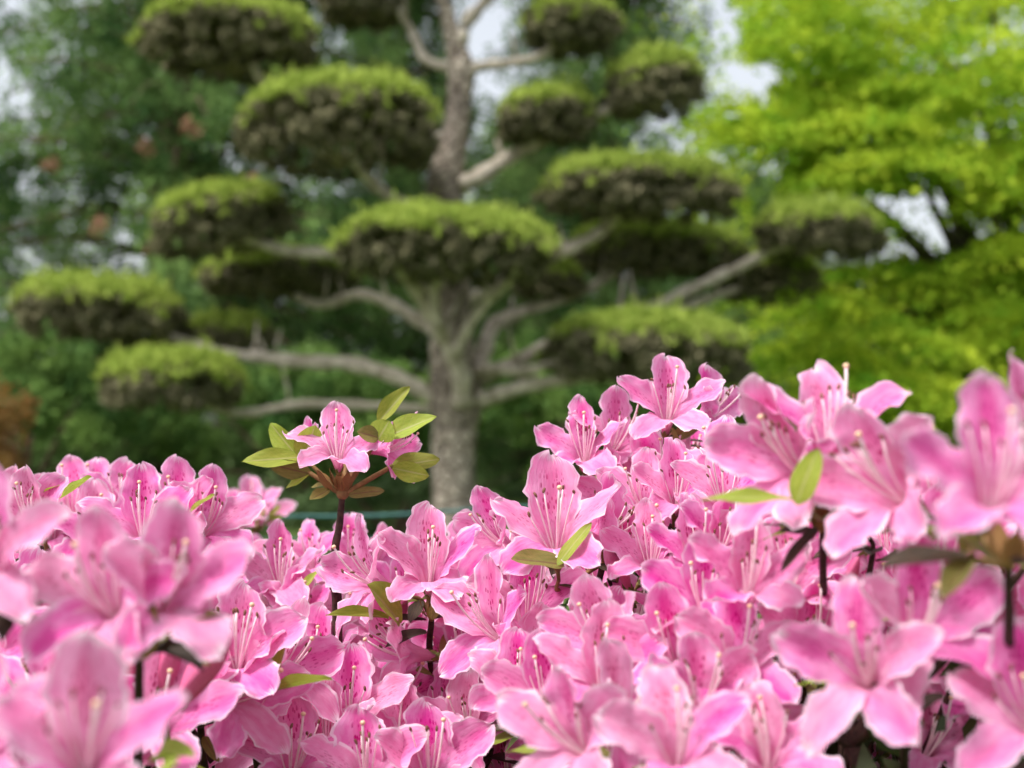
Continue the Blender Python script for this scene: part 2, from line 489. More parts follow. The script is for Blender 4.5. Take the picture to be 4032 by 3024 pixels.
# ------------------------------------------------------------------ foliage from many small leaves (numpy)
def leaf_cloud(name, centers, size, mats, mi=None, flat=0.0, aspect=0.5, upbias=0.0, bend=0.25):
    """kite-shaped leaves (two folded quads in four tris) at centres, random orientation"""
    P = np.asarray(centers, dtype=np.float64); n = len(P)
    d = rng.normal(size=(n, 3)); d[:, 2] = d[:, 2] * (1 - flat) + upbias
    d /= np.linalg.norm(d, axis=1)[:, None]
    e = rng.normal(size=(n, 3)); e[:, 2] *= (1 - flat)
    s = np.cross(d, e); s /= np.linalg.norm(s, axis=1)[:, None]
    nn = np.cross(d, s)
    sz = (size * rng.uniform(0.6, 1.4, n))[:, None]
    v0 = P - d * sz * 0.5; v2 = P + d * sz * 0.5
    v1 = P + s * sz * aspect * 0.5 + nn * sz * bend * 0.3; v3 = P - s * sz * aspect * 0.5 + nn * sz * bend * 0.3
    V = np.stack([v0, v1, v2, v3], 1).reshape(-1, 3)
    me = bpy.data.meshes.new(name)
    me.vertices.add(4 * n); me.vertices.foreach_set('co', V.astype(np.float32).ravel())
    me.loops.add(4 * n); me.loops.foreach_set('vertex_index', np.arange(4 * n, dtype=np.int32))
    me.polygons.add(n)
    me.polygons.foreach_set('loop_start', np.arange(0, 4 * n, 4, dtype=np.int32))
    me.polygons.foreach_set('loop_total', np.full(n, 4, dtype=np.int32))
    for m in (mats if isinstance(mats, (list, tuple)) else [mats]): me.materials.append(m)
    if mi is not None: me.polygons.foreach_set('material_index', np.asarray(mi, dtype=np.int32))
    me.update(calc_edges=True)
    return me

def ball(n, c, r):
    p = rng.normal(size=(n, 3)); p /= np.linalg.norm(p, axis=1)[:, None]
    p *= rng.uniform(0, 1, (n, 1)) ** 0.45
    return p * np.asarray(r) + np.asarray(c)

M['cedar'] = plain('cedar_foliage', (0.045, 0.11, 0.036), (0.24, 0.37, 0.11), 1.3, 0.8, 0.30, 0.05, detail=5)
M['dead'] = plain('dead_spray', (0.27, 0.14, 0.08), (0.36, 0.21, 0.13), 4, 0.8, 0.2)
M['cedar_bark'] = plain('cedar_bark', (0.09, 0.055, 0.04), (0.16, 0.10, 0.07), 6, 0.9, bumpd=0.03)
M['maple'] = plain('maple_leaves', (0.16, 0.35, 0.022), (0.56, 0.66, 0.055), 2.0, 0.7, 0.50, 0.08, detail=5)
M['maple_bark'] = plain('maple_bark', (0.06, 0.05, 0.035), (0.11, 0.09, 0.06), 9, 0.85, bumpd=0.01)
M['shrub'] = plain('shrub_leaves', (0.045, 0.11, 0.03), (0.19, 0.30, 0.07), 2.2, 0.75, 0.3, 0.06, detail=5)
M['shrub_pale'] = plain('shrub_pale_leaves', (0.10, 0.17, 0.06), (0.16, 0.24, 0.09), 2.2, 0.55, 0.3, detail=5)
M['rust'] = plain('rust_leaves', (0.22, 0.10, 0.03), (0.34, 0.20, 0.06), 3.0, 0.55, 0.4, detail=5)
M['needle_new'] = plain('pine_new_growth', (0.22, 0.32, 0.045), (0.50, 0.60, 0.13), 12.0, 0.75, 0.3, 0.06, detail=4)
M['needle_old'] = plain('pine_old_needles', (0.075, 0.088, 0.036), (0.36, 0.32, 0.20), 30.0, 0.85, 0.15, 0.05, detail=4)
b = NB('pine_bark')
tc = b.n('ShaderNodeTexCoord')
vo = b.n('ShaderNodeTexVoronoi'); vo.feature = 'DISTANCE_TO_EDGE'; b.l(tc.outputs['Object'], vo.inputs['Vector']); vo.inputs['Scale'].default_value = 11
f1 = b.noise(tc.outputs['Object'], 22, 5, 0.65); f2 = b.noise(tc.outputs['Object'], 2.0, 3.0)
col = b.mix(b.sstep(f1, 0.3, 0.7), (0.36, 0.29, 0.23), (0.66, 0.57, 0.48))
col = b.mix(b.math('MULTIPLY', b.sstep(f2, 0.42, 0.62), 0.75), col, (0.17, 0.135, 0.11))
col = b.mix(b.math('SUBTRACT', 1.0, b.sstep(vo.outputs['Distance'], 0.0, 0.12)), col, (0.10, 0.075, 0.06))
b.leafy(col, 0.9, 0.0, 0.2, b.math('ADD', b.sstep(vo.outputs['Distance'], 0.0, 0.2), f1), 0.02)
M['pine_bark'] = b.m
M['limb_bark'] = plain('pine_limb_bark', (0.34, 0.28, 0.22), (0.70, 0.62, 0.52), 14, 0.95, 0.0, 0.08, bumpd=0.01, detail=5)

# ------------------------------------------------------------------ conifers behind
def cedar(name, loc, H, rad, h0, label, seed, whorls=46, group='tall conifers behind the pruned pine', gap=0.0, leaf=0.09, dead=0):
    global rng
    rng = np.random.default_rng(seed); rr = random.Random(seed)
    t = empty(name, loc, label, 'tree', group)
    path = [(0.15 * math.sin(i * 0.9 + seed), 0.1 * math.cos(i * 0.7), H * i / 9 - 0.1) for i in range(10)]
    V, F = tube_vf(path, lerp_r(rad * 0.085, 0.03, 10), 10, wob=0.05)
    ob('trunk', mesh('trunk', V, F, M['cedar_bark']), t)
    pts = []; bv, bf = [], []; deadpts = []
    for wv in range(whorls):
        h = h0 + (H - h0) * (wv / whorls) ** 0.95
        k = 1 - (h - h0) / (H - h0)
        lmax = rad * (0.12 + 0.88 * k ** 0.75) * (0.9 if wv < 3 else 1)
        nb = rr.randint(6, 9)
        for q in range(nb):
            if rr.random() < gap: continue
            az = rr.uniform(0, 2 * math.pi); l = lmax * rr.uniform(0.6, 1.1)
            dx, dy = math.cos(az), math.sin(az)
            droop = rr.uniform(0.15, 0.4)
            bp = [(dx * l * s, dy * l * s, h + 0.25 * l * s - droop * l * s * s * 1.3) for s in (0, 0.35, 0.7, 1.0)]
            v_, f_ = tube_vf(bp, [0.035, 0.025, 0.015, 0.006], 4, len(bv)); bv += v_; bf += f_
            nc = max(3, int(l * 3.4))
            for c in range(nc):
                s = 0.22 + 0.8 * (c + rr.random()) / nc
                p = np.array([dx * l * s, dy * l * s, h + 0.25 * l * s - droop * l * s * s * 1.3])
                p += np.array([rr.uniform(-.3, .3), rr.uniform(-.3, .3), rr.uniform(-.25, .05)])
                r0 = rr.uniform(0.20, 0.36)
                cl = ball(74, p, (r0 * .8, r0 * .8, r0 * 1.1))
                pts.append(cl)
    tag(ob('limb_frame', mesh('limb_frame', bv, bf, M['cedar_bark']), t), kind='stuff')
    ob('crown', leaf_cloud('crown', np.concatenate(pts), leaf, M['cedar'], upbias=-0.6, aspect=0.38), t)
    for k in range(dead):
        src = pts[rr.randrange(len(pts))].mean(0)
        # keep the ones on the outer, camera-side of the crown
        tries = 0
        while (src[1] > -0.35 * rad or src[2] > 4.2) and tries < 200:
            src = pts[rr.randrange(len(pts))].mean(0); tries += 1
        r_ = rr.uniform(0.06, 0.13)
        ob('dead_spray', leaf_cloud('dead_spray', ball(46, src + np.array([0, -0.45, 0]), (r_, r_, r_)), 0.07, M['dead']), t)
    return t

cedar('conifer', (-3.9, 16.5, 0), 13, 3.5, 0.3, 'broad dark conifer flecked with rusty dead sprays behind the pine', 3, dead=34, whorls=58)
cedar('conifer', (1.25, 19, 0), 14, 2.25, 0.3, 'tall dark conifer standing straight behind the pruned pine trunk', 5, whorls=54)
cedar('conifer', (-9.4, 22, 0), 13, 3.0, 0.6, 'thin airy conifer with sky showing through beside the rusty-flecked conifer', 8, gap=0.35, whorls=36)
cedar('conifer', (-1.75, 20.5, 0), 10.5, 2.0, 0.3, 'narrow conifer filling the gap between the two tall ones', 9, gap=0.0, whorls=42)
cedar('conifer', (0.1, 24.5, 0), 6.4, 2.2, 0.3, 'low conifer just behind the pruned pine, seen past its trunk', 14, whorls=30)
cedar('conifer', (4.4, 25, 0), 5.6, 3.0, 0.3, 'short broad conifer seen between the pine and the yellow-green maple', 12, gap=0.0, whorls=30)

def copy_tree(src, loc, rz, label):
    r_ = src.copy(); C.objects.link(r_); r_.location = loc; r_.rotation_euler = (0, 0, rz); r_['label'] = label
    for ch in list(src.children):
        c_ = ch.copy(); C.objects.link(c_); c_.parent = r_
src_ = [o for o in C.objects if o.name.startswith('conifer')]
copy_tree(src_[1], (-14.5, 20, 0), 1.3, 'conifer at the end of the row, beyond the thin airy conifer')
copy_tree(src_[0], (11.5, 23, 0), 2.1, 'broad conifer standing well beyond the yellow-green maple')

def shrub(name, loc, r, label, mat, n, leaf, seed, cat='shrub', group=None, clumps=60):
    global rng
    rng = np.random.default_rng(seed); rr = random.Random(seed)
    t = empty(name, loc, label, cat, group)
    for k in range(7):
        a = rr.uniform(0, 6.28); e = (math.cos(a) * r[0] * 0.6, math.sin(a) * r[1] * 0.6, r[2] * 1.3)
        v_, f_ = tube_vf([(0, 0, -0.05), (e[0] * .4, e[1] * .4, e[2] * .45), e], [0.035, 0.025, 0.01], 5)
        ob('stem', mesh('stem', v_, f_, M['cedar_bark']), t)
    pts = []
    for k in range(clumps):
        d = rng.normal(size=3); d /= np.linalg.norm(d)
        q = d * np.array(r) * rr.uniform(0.55, 0.98); q[2] = abs(q[2]) if rr.random() < 0.6 else q[2]
        q[2] += r[2] * 0.95
        rc = min(r) * rr.uniform(0.22, 0.36)
        pts.append(ball(n // clumps, q, (rc, rc, rc * 0.8)))
    P = np.concatenate(pts); P = P[P[:, 2] > 0.02]
    ob('crown', leaf_cloud('crown', P, leaf, mat, aspect=0.55), t)
    return t

# ------------------------------------------------------------------ maple
def maple():
    global rng
    rng = np.random.default_rng(21); rr = random.Random(21)
    K = 1.55                                     # the maple stands behind the pine
    base = Vector((2.95 * K, 7.6 * K, 0))
    t = empty('maple_tree', base, 'yellow-green maple with layered sprays of bright leaves and dark limbs', 'tree')
    fork = Vector((2.85 * K, 7.6 * K, 1.2))
    V, F = tube_vf([base - base + Vector((0, 0, -0.1)), Vector((0.02, 0, .5)), fork - base], [0.18, 0.15, 0.12], 10, wob=0.05)
    ob('trunk', mesh('trunk', V, F, M['maple_bark']), t)
    limbs = [
        [(3850, 1250, 7.5), (3650, 1000, 7.4), (3470, 830, 7.3), (3300, 700, 7.2)],
        [(3900, 1250, 7.6), (3780, 950, 7.8), (3700, 600, 7.9), (3500, 300, 8.0)],
        [(3960, 1200, 7.6), (4000, 850, 7.4), (3950, 400, 7.2), (3900, 0, 7.0)],
        [(4000, 1300, 7.6), (4200, 900, 7.6), (4400, 500, 7.7), (4500, 100, 7.8)],
        [(3800, 1350, 7.4), (3500, 1200, 7.1), (3250, 1120, 7.0)],
        [(3780, 1150, 7.3), (3560, 930, 7.0), (3420, 780, 6.8)], [(3850, 1150, 7.3), (3720, 900, 6.9), (3640, 740, 6.7)], [(3950, 1150, 7.2), (3930, 900, 6.8), (3860, 760, 6.6)],
        [(3700, 700, 7.6), (3450, 420, 7.3), (3200, 330, 7.1)], [(3900, 500, 7.3), (3650, 200, 7.0), (3400, 60, 6.9)],
    ]
    for l in limbs:
        pts = [fork - base] + [at(p[0], p[1], p[2] * K) - base for p in l]
        s_ = spline(pts, 5)
        V, F = tube_vf(s_, lerp_r(0.08, 0.018, len(s_)), 7, wob=0.06)
        ob('limb', mesh('limb', V, F, M['maple_bark']), t)
    # sprays: flat, slightly drooping plates (px, py, depth, half width m, count)
    S = []
    def row(x0, x1, y0, y1, n, dep, hw=(0.28, 0.5)):
        for k in range(n):
            S.append((rr.uniform(x0, x1), rr.uniform(y0, y1), rr.uniform(*dep), rr.uniform(*hw)))
    row(2980, 3350, -120, 200, 10, (6.6, 8.0)); row(2900, 3200, -200, 20, 6, (6.8, 8.0), (0.2, 0.3)); row(2850, 3150, 150, 230, 3, (6.8, 7.6), (0.14, 0.2)); row(3060, 3250, 200, 420, 5, (6.8, 7.8), (0.16, 0.26)); row(3250, 4300, -350, 330, 30, (6.3, 8.6))
    row(3200, 3420, 180, 420, 7, (6.6, 7.6)); row(3420, 4300, 250, 640, 20, (6.3, 8.6))
    row(2830, 3100, 420, 560, 7, (6.8, 7.4), (0.18, 0.3)); row(3080, 3500, 440, 640, 12, (6.6, 7.8))
    row(3120, 3480, 640, 760, 7, (6.8, 7.6)); row(3560, 4300, 620, 700, 12, (6.4, 8.2))
    row(3850, 4300, 700, 1100, 16, (6.4, 8.4)); row(3380, 3520, 800, 860, 2, (6.6, 7.0), (0.16, 0.24))
    row(3120, 4250, 1060, 1300, 17, (6.2, 8.4)); row(3080, 4250, 1250, 1560, 19, (6.0, 8.2))
    row(3420, 3950, 1000, 1120, 12, (6.8, 8.2)); row(3100, 4250, 1500, 1750, 16, (6.2, 8.0)); row(4300, 5200, -300, 1500, 40, (6.4, 8.6))
    pts = []
    for (px, py, dd, hw) in S:
        c = np.array(at(px, py, dd * K) - base)
        n = int(1650 * hw); hw *= K
        p = rng.normal(size=(n, 3)) * np.array([0.58, 0.58, 0.045]) * hw
        r2 = np.hypot(p[:, 0], p[:, 1])
        p[:, 2] -= r2 ** 2 / hw * 0.28 + 0.10 * p[:, 0] * (-1 if px < 3700 else 1) * -1
        pts.append(p + c)
    P = np.concatenate(pts)
    W = P + np.array(base) - np.array(CAM)
    qx = 2016 + FPX * W[:, 0] / W[:, 1]; qy = HOR - FPX * W[:, 2] / W[:, 1]
    keep = np.ones(len(P), bool)                 # openings between the sprays
    for (gx, gy, ga, gb) in ((2850, 120, 90, 150), (2985, 300, 120, 75), (3010, 720, 90, 100), (3620, 830, 170, 95), (3760, 930, 90, 50)):
        q = np.sqrt(((qx - gx) / ga) ** 2 + ((qy - gy) / gb) ** 2)
        th_ = np.arctan2(qy - gy, qx - gx)
        q = q * (1 + 0.25 * np.sin(3 * th_ + gx) + 0.18 * np.sin(5 * th_ + gy) + 0.12 * np.sin(P[:, 1] * 7))
        keep &= ~(rng.uniform(0, 1, len(P)) < np.clip((1.25 - q) * 1.6, 0, 0.95))
    P = P[keep]
    ob('crown', leaf_cloud('crown', P, 0.054, M['maple'], flat=0.35, aspect=0.75), t)
maple()

# ------------------------------------------------------------------ pruned pine (coordinates of the 2212 px view)
VS = 4032 / 2212
def av(x, y, d): return at(x * VS, y * VS, d)
def pine():
    global rng
    rng = np.random.default_rng(31); rr = random.Random(31)
    base = at(980 * VS, 1500, 9.0); base.z = 0
    t = empty('pruned_pine', base, 'pine pruned into rounded cloud pads on bare pale branches', 'tree')
    m2 = VS / FPX * 9.0
    tr = [(980, 1290, 118), (980, 1120, 108), (980, 960, 108), (985, 870, 128), (980, 800, 116), (975, 720, 100), (975, 620, 92), (968, 520, 86), (962, 430, 84), (962, 380, 86), (982, 300, 66), (992, 220, 60), (996, 150, 66), (984, 100, 48), (962, 20, 36), (950, -60, 30), (960, -160, 24), (950, -260, 18)]
    pts = [tuple(av(x, y, 9.0) - base) + (wd * m2 * 0.45,) for x, y, wd in tr]
    s_ = spline(pts, 4)
    V, F = tube_vf(s_, [p[3] for p in s_], 16, wob=0.035)
    ob('trunk', mesh('trunk', V, F, M['pine_bark']), t)
    def br(pl, w0, w1, d0, d1):
        n = len(pl)
        pts = [av(x, y, d0 + (d1 - d0) * i / (n - 1)) - base for i, (x, y) in enumerate(pl)]
        pts = [p + (Vector((rr.uniform(-.02, .02), rr.uniform(-.03, .03), rr.uniform(-.025, .025))) if 0 < i < n - 1 else Vector()) for i, p in enumerate(pts)]
        s_ = spline(pts, 5)
        rads = [r_ * (1 + 0.12 * math.sin(i * 1.7 + w0)) for i, r_ in enumerate(lerp_r(w0 * m2 * 0.5, w1 * m2 * 0.55, len(s_)))]
        V, F = tube_vf(s_, rads, 9, wob=0.13)
        o = ob('branch', mesh('branch', V, F, M['limb_bark']), t)
        for q in range(3):                        # side twigs
            i0 = rr.randrange(len(s_) // 3, len(s_) - 1); p0 = Vector(s_[i0]); l_ = rr.uniform(.12, .32); dx_ = rr.uniform(-.6, .6)
            V, F = tube_vf([p0, p0 + Vector((dx_ * l_ * .5, rr.uniform(-.1, .1), l_ * .45)), p0 + Vector((dx_ * l_, rr.uniform(-.15, .15), l_))], [rads[i0] * .45, rads[i0] * .32, rads[i0] * .15], 6, wob=0.1)
            ob('side_twig', mesh('side_twig', V, F, M['limb_bark']), o)
    br([(965, 870), (930, 850), (860, 810), (760, 780), (650, 775), (560, 770), (480, 755), (380, 728), (300, 700)], 40, 18, 9.0, 8.9)
    br([(970, 730), (925, 700), (850, 660), (780, 642), (700, 655), (640, 640)], 34, 18, 9.0, 9.7)
    br([(965, 640), (900, 600), (830, 580), (740, 555), (620, 542), (520, 510)], 34, 20, 9.0, 8.8)
    br([(1000, 870), (992, 800), (960, 730), (925, 660), (880, 600), (835, 560), (800, 530)], 46, 20, 8.85, 8.15)
    br([(985, 760), (1010, 700), (1060, 645), (1100, 600), (1120, 560)], 26, 14, 8.6, 8.2)
    br([(950, 715), (935, 650), (940, 600), (960, 560)], 24, 14, 8.5, 8.2)
    br([(975, 400), (1015, 385), (1080, 350), (1150, 312), (1230, 278), (1300, 250), (1380, 215)], 40, 18, 9.0, 8.9)
    br([(1160, 308), (1150, 285), (1140, 265)], 14, 10, 8.95, 8.9)
    br([(1190, 296), (1185, 270), (1180, 255)], 14, 10, 8.95, 8.9)
    br([(1020, 870), (1060, 858), (1130, 840), (1240, 822), (1310, 812), (1390, 835)], 40, 14, 9.0, 8.7)
    br([(1000, 805), (1060, 803), (1130, 800), (1190, 785), (1240, 762)], 32, 14, 9.0, 8.6)
    br([(1010, 840), (1040, 780), (1060, 712), (1120, 680), (1200, 650), (1280, 618), (1340, 580)], 40, 16, 9.0, 9.6)
    br([(1000, 830), (1090, 790), (1180, 742), (1300, 690), (1400, 672), (1500, 622), (1600, 572), (1670, 540), (1740, 520)], 36, 18, 9.05, 9.3)
    br([(1400, 690), (1480, 670), (1560, 640), (1620, 615)], 26, 14, 9.2, 9.7)
    br([(985, 660), (1090, 605), (1210, 545), (1290, 505), (1330, 465), (1360, 430)], 32, 18, 9.0, 8.9)
    br([(990, 165), (1040, 145), (1100, 130), (1170, 122), (1220, 80)], 26, 16, 9.0, 8.9)
    br([(990, 150), (925, 125), (885, 65), (850, 0), (800, -20)], 24, 14, 9.0, 9.2)
    br([(965, 450), (880, 440), (820, 410), (780, 370), (740, 320)], 34, 18, 9.0, 8.5)
    br([(985, 300), (850, 290), (680, 240), (590, 190), (540, 130)], 28, 16, 9.0, 8.9)
    br([(985, 110), (1020, 50), (1060, 0), (1110, -70)], 36, 16, 9.0, 9.0)
    br([(955, 885), (800, 882), (650, 882), (520, 888), (440, 870), (380, 850)], 22, 14, 9.0, 8.5)
    pads = [(500, 90, 395, 170, 8.9), (740, 278, 445, 215, 8.4), (470, 482, 300, 160, 8.8), (600, 598, 340, 100, 9.8), (215, 676, 365, 155, 8.9), (490, 728, 190, 75, 9.3),
            (370, 828, 310, 145, 8.5), (970, 540, 480, 165, 8.1), (1382, 415, 440, 150, 8.8), (1420, 545, 400, 125, 9.7), (1768, 505, 275, 125, 9.2), (1660, 605, 230, 130, 9.8),
            (1400, 762, 450, 175, 8.6), (1182, 256, 215, 125, 8.9), (1412, 190, 215, 150, 8.9), (1230, 60, 215, 130, 8.9), (780, 5, 190, 110, 9.2),
            (1140, -90, 260, 120, 9.0), (950, -290, 330, 160, 9.0), (760, -140, 240, 120, 8.9), (1180, 610, 150, 90, 9.4)]
    for k, (x, y, wd, ht, d) in enumerate(pads):
        c = av(x, y, d) - base
        mm = VS / FPX * d
        rx = wd * mm / 2; rz = ht * mm / 2 * 0.86; ry = rx * (0.7 if k in (8, 9, 11) else rr.uniform(0.95, 1.15))
        tilt = 0.16 if k == 2 else (0.05 if k in (13, 14) else rr.uniform(-0.06, 0.06))
        n = int(16000 * rx * 1.1)
        lump = [(rng.uniform(-.7, .7), rng.uniform(-.7, .7), rng.uniform(.15, .3), rng.uniform(-.10, .08)) for _ in range(9)]
        def shape(a, b_):            # dome top and underside over the unit disc
            r2 = np.clip(a * a + b_ * b_, 0, 1)
            top = np.sqrt(1 - r2 ** 1.6) * 1.08 - 0.22
            for (lx, ly, lr, lh) in lump: top = top + lh * np.exp(-((a - lx) ** 2 + (b_ - ly) ** 2) / lr ** 2)
            bot = -0.22 - 0.70 * np.sqrt(np.clip(1 - r2 ** 1.8, 0, 1))
            return top, bot
        ph_ = rng.uniform(0, 6.28, 3)
        def rim(t_): return 1 + 0.05 * np.sin(3 * t_ + ph_[0]) + 0.04 * np.sin(5 * t_ + ph_[1]) + 0.025 * np.sin(9 * t_ + ph_[2])
        ang = rng.uniform(0, 2 * np.pi, n); rad = np.clip(np.sqrt(rng.uniform(0, 1, n)) * (1 + rng.normal(0, 0.02, n)), 0, 1.03) * rim(ang)
        a, b_ = rad * np.cos(ang), rad * np.sin(ang)
        top, bot = shape(a, b_)
        # new growth: upright candles over the top, sparse on the shorn sides
        frac = top + rng.normal(0, 0.10, n) + 0.16 * np.sin(a * 6 + k) * np.cos(b_ * 5 + k)
        keep = (rng.uniform(0, 1, n) < np.clip((frac - (-0.15 if k in (6, 7) else 0.14)) * 1.7, 0.13, 1)) & (np.arange(n) % 5 == 0)
        cx, cy, cz = (a * rx)[keep], (b_ * ry)[keep], (np.maximum(top, -0.2) * rz + tilt * a * rx)[keep]
        nk = 9; m_ = len(cx)
        tt = rng.uniform(0, 1, (m_, nk)); hgt = rng.uniform(0.015, 0.075, (m_, 1)) * np.where(rng.uniform(0, 1, (m_, 1)) < 0.06, 1.9, 1.0)
        P1 = np.stack([cx[:, None] + rng.normal(0, .016, (m_, nk)), cy[:, None] + rng.normal(0, .016, (m_, nk)), cz[:, None] + tt * hgt], 2).reshape(-1, 3)
        # old needles and twigs: filling the body and the underside
        nc = int(520 * rx / 0.7); per = 40
        ang = rng.uniform(0, 2 * np.pi, nc)
        rad = np.where(rng.uniform(0, 1, nc) < 0.5, 0.87 + rng.normal(0, 0.05, nc), np.sqrt(rng.uniform(0, 1, nc)) * 0.9) * rim(ang)
        a, b_ = rad * np.cos(ang), rad * np.sin(ang); top, bot = shape(a, b_)
        f_ = np.where(rng.uniform(0, 1, nc) < 0.4, rng.uniform(0.75, 0.95, nc), rng.uniform(0, 1, nc) ** 1.2)
        cc = np.stack([a * rx, b_ * ry, (bot + (top - bot) * f_) * rz + tilt * a * rx], 1)
        cr_ = rng.uniform(0.025, 0.055, nc)
        dd_ = rng.normal(size=(nc, per, 3)); dd_ /= np.linalg.norm(dd_, axis=2)[:, :, None]
        dd_ *= rng.uniform(0, 1, (nc, per, 1)) ** 0.5
        P2 = (cc[:, None, :] + dd_ * cr_[:, None, None] * np.array([1, 1, 0.75])).reshape(-1, 3)
        o = ob('foliage_pad', leaf_cloud('foliage_pad', P2 + np.array(c), 0.06, M['needle_old'], aspect=0.22, upbias=0.15), t)
        g = ob('new_growth', leaf_cloud('new_growth', P1 + np.array(c), 0.06, M['needle_new'], aspect=0.2, upbias=1.6), o)
        tag(g, 'bright green new shoots along the top of the pad', kind='stuff')
        # twigs inside the pad from its underside
        bv, bf = [], []
        for q in range(9):
            a1 = rr.uniform(0, 6.28); r1 = rr.uniform(0.3, 0.85)
            v_, f_ = tube_vf([c + Vector((0, 0, -rz * 0.9)), c + Vector((math.cos(a1) * rx * r1 * .5, math.sin(a1) * ry * r1 * .5, -rz * 0.45)), c + Vector((math.cos(a1) * rx * r1, math.sin(a1) * ry * r1, 0))], [0.016, 0.011, 0.005], 4, len(bv))
            bv += v_; bf += f_
        tag(ob('twig_frame', mesh('twig_frame', bv, bf, M['pine_bark']), o), kind='stuff')
pine()

# understorey behind the pine and low clipped rows
for k, (x, y, r, lab, mat) in enumerate([
        (-4.6, 13.2, (1.5, 1.2, 0.95), 'rounded dark green shrub under the rusty-flecked conifer', 'shrub'),
        (-1.9, 13.6, (1.6, 1.2, 0.85), 'wide green shrub behind the low hedge mounds, under the pine\'s lowest pads', 'shrub'),
        (0.9, 13.0, (1.7, 1.2, 1.0), 'wide leafy green shrub right behind the pruned pine trunk', 'shrub'),
        (3.6, 13.4, (1.6, 1.2, 1.15), 'tall green shrub between the pine and the maple', 'shrub'),
        (6.3, 12.6, (1.6, 1.3, 1.2), 'green shrub behind the maple trunk', 'shrub')]):
    shrub('shrub', (x, y, 0), r, lab, M[mat], 15000, 0.075, 60 + k, group='shrubs behind the pine')
shrub('shrub', (-3.35, 8.0, 0), (0.62, 0.6, 0.66), 'rust-orange leaved shrub beside the pine\'s lowest pads', M['rust'], 9000, 0.045, 75)
for k in range(3):
    shrub('low_hedge', (-3.6 + k * 1.35, 10.6, 0), (0.85, 0.4, 0.27), 'low pale green clipped hedge mound in front of the dark shrubs', M['shrub_pale'], 7000, 0.04, 80 + k, 'hedge', 'low hedge mounds behind the rope')

# ------------------------------------------------------------------ green rope fence behind the azaleas
M['rope'] = plain('rope_green', (0.02, 0.085, 0.08), (0.04, 0.13, 0.12), 60, 0.5, bumpd=0.001)
M['post'] = plain('post_green', (0.025, 0.07, 0.055), (0.05, 0.10, 0.08), 20, 0.55)
fe = empty('rope_fence', (0, 2.25, 0), 'thin green rope fence with two strands behind the azaleas', 'fence')
for (y0, y1, y2, rad) in ((2034, 2030, 1996, 0.0032), (2125, 2122, 2100, 0.0018)):
    P = [at(-1700, y0 + 15, 2.25), at(-200, y0 + 10, 2.25), at(1000, y0, 2.25), at(1500, y1, 2.25), at(2100, y2, 2.25), at(3200, y2 - 30, 2.25), at(5000, y2 - 60, 2.25)]
    s_ = spline([p - Vector((0, 2.25, 0)) for p in P], 6)
    V, F = tube_vf(s_, [rad] * len(s_), 8)
    ob('rope', mesh('rope', V, F, M['rope']), fe)
for px in (-1500, 4700):
    p = at(px, 2000, 2.27)
    V, F = tube_vf([(p.x, 0.02, -0.1), (p.x, 0.02, 0.4), (p.x, 0.02, 0.80), (p.x, 0.02, 0.815)], [0.014, 0.014, 0.014, 0.006], 10)
    ob('post', mesh('post', V, F, M['post']), fe)

# ------------------------------------------------------------------ azaleas
BUSH = {}
def bush(key, loc, label):
    BUSH[key] = empty('azalea_bush', (loc[0], loc[1], 0), label, 'azalea', 'pink azalea bushes in bloom')
    BUSH[key]['flowers_n'] = 0
bush('left', (-0.22, 0.44), 'pink azalea bush in full bloom with long red closed buds under its flowers')
bush('centre', (0.0, 0.80), 'pink azalea bush in bloom before the pine trunk, around the foot of the lone shoot')
bush('right', (0.22, 0.52), 'pink azalea bush with tall crowded blooms rising in front of the yellow-green maple')
bush('back', (-0.34, 0.98), 'pink azalea bush whose flower tips reach up to the low hedge mounds')
bush('far', (-0.255, 1.36), 'small pink azalea with yellow-green leaves close to the green rope')
LONE = empty('azalea_plant', (at(1300, 2400, 0.735).x, 0.75, 0), 'lone upright azalea shoot, pink flower and yellow-green leaves above the mass of bloom', 'azalea')
BUSH['lone'] = LONE
for b_ in BUSH.values():
    if 'flowers_n' in b_: del b_['flowers_n']

PLACED = []     # (world pos, px, py, depth, scale)
def flower(key, px, py, d, yaw=0, pitch=42, scale=1.0, var=None, roll=None, detail=True, node=None):
    root = BUSH[key]
    if abs(yaw) < 50: pitch += 7
    yaw_, pit_ = R(yaw), R(pitch)
    ax = Vector((math.sin(yaw_) * math.cos(pit_), -math.cos(yaw_) * math.cos(pit_), math.sin(pit_)))
    roll = random.uniform(-10, 10) if roll is None else roll
    up = Vector((0, 0.25, 1)); up = (up - ax * up.dot(ax)).normalized()
    right = up.cross(ax)
    m = Matrix((right, up, ax)).transposed() @ Matrix.Rotation(R(roll), 3, 'Z')
    th = at(px, py, d)
    pos = th - ax * 0.011 * scale
    var = random.randrange(NVAR) if var is None else var
    fl = FLOWERS[var]
    o = bpy.data.objects.new('flower', fl['calyx'])
    o.parent = root
    o.location = pos - Vector(root.location)
    o.rotation_euler = m.to_euler(); o.scale = (scale,) * 3
    C.objects.link(o)
    for me in fl['petals']: ob('petal', me, o)
    if detail:
        for me in fl['stamens']: ob('stamen', me, o)
    else:
        ob('stamen_tuft', fl['tuft'], o)
    ob('pistil', fl['pistil'], o)
    PLACED.append((pos, px, py, d, scale, key, ax, node is not None))
    end = pos - ax * 0.009 * scale
    if node is not None:
        stalk(key, [end, end - ax * 0.006 * scale, Vector(node)], 0.0009, 0.0013, 'shoot')
    return end, ax

def stalk(key, pts, r0, r1, mat, name='stem', n=4):
    root = BUSH[key]; o_ = Vector(root.location)
    s_ = spline([Vector(p) - o_ for p in pts], n)
    V, F = tube_vf(s_, lerp_r(r0, r1, len(s_)), 7, wob=0.06)
    return ob(name, mesh(name, V, F, M[mat]), root)

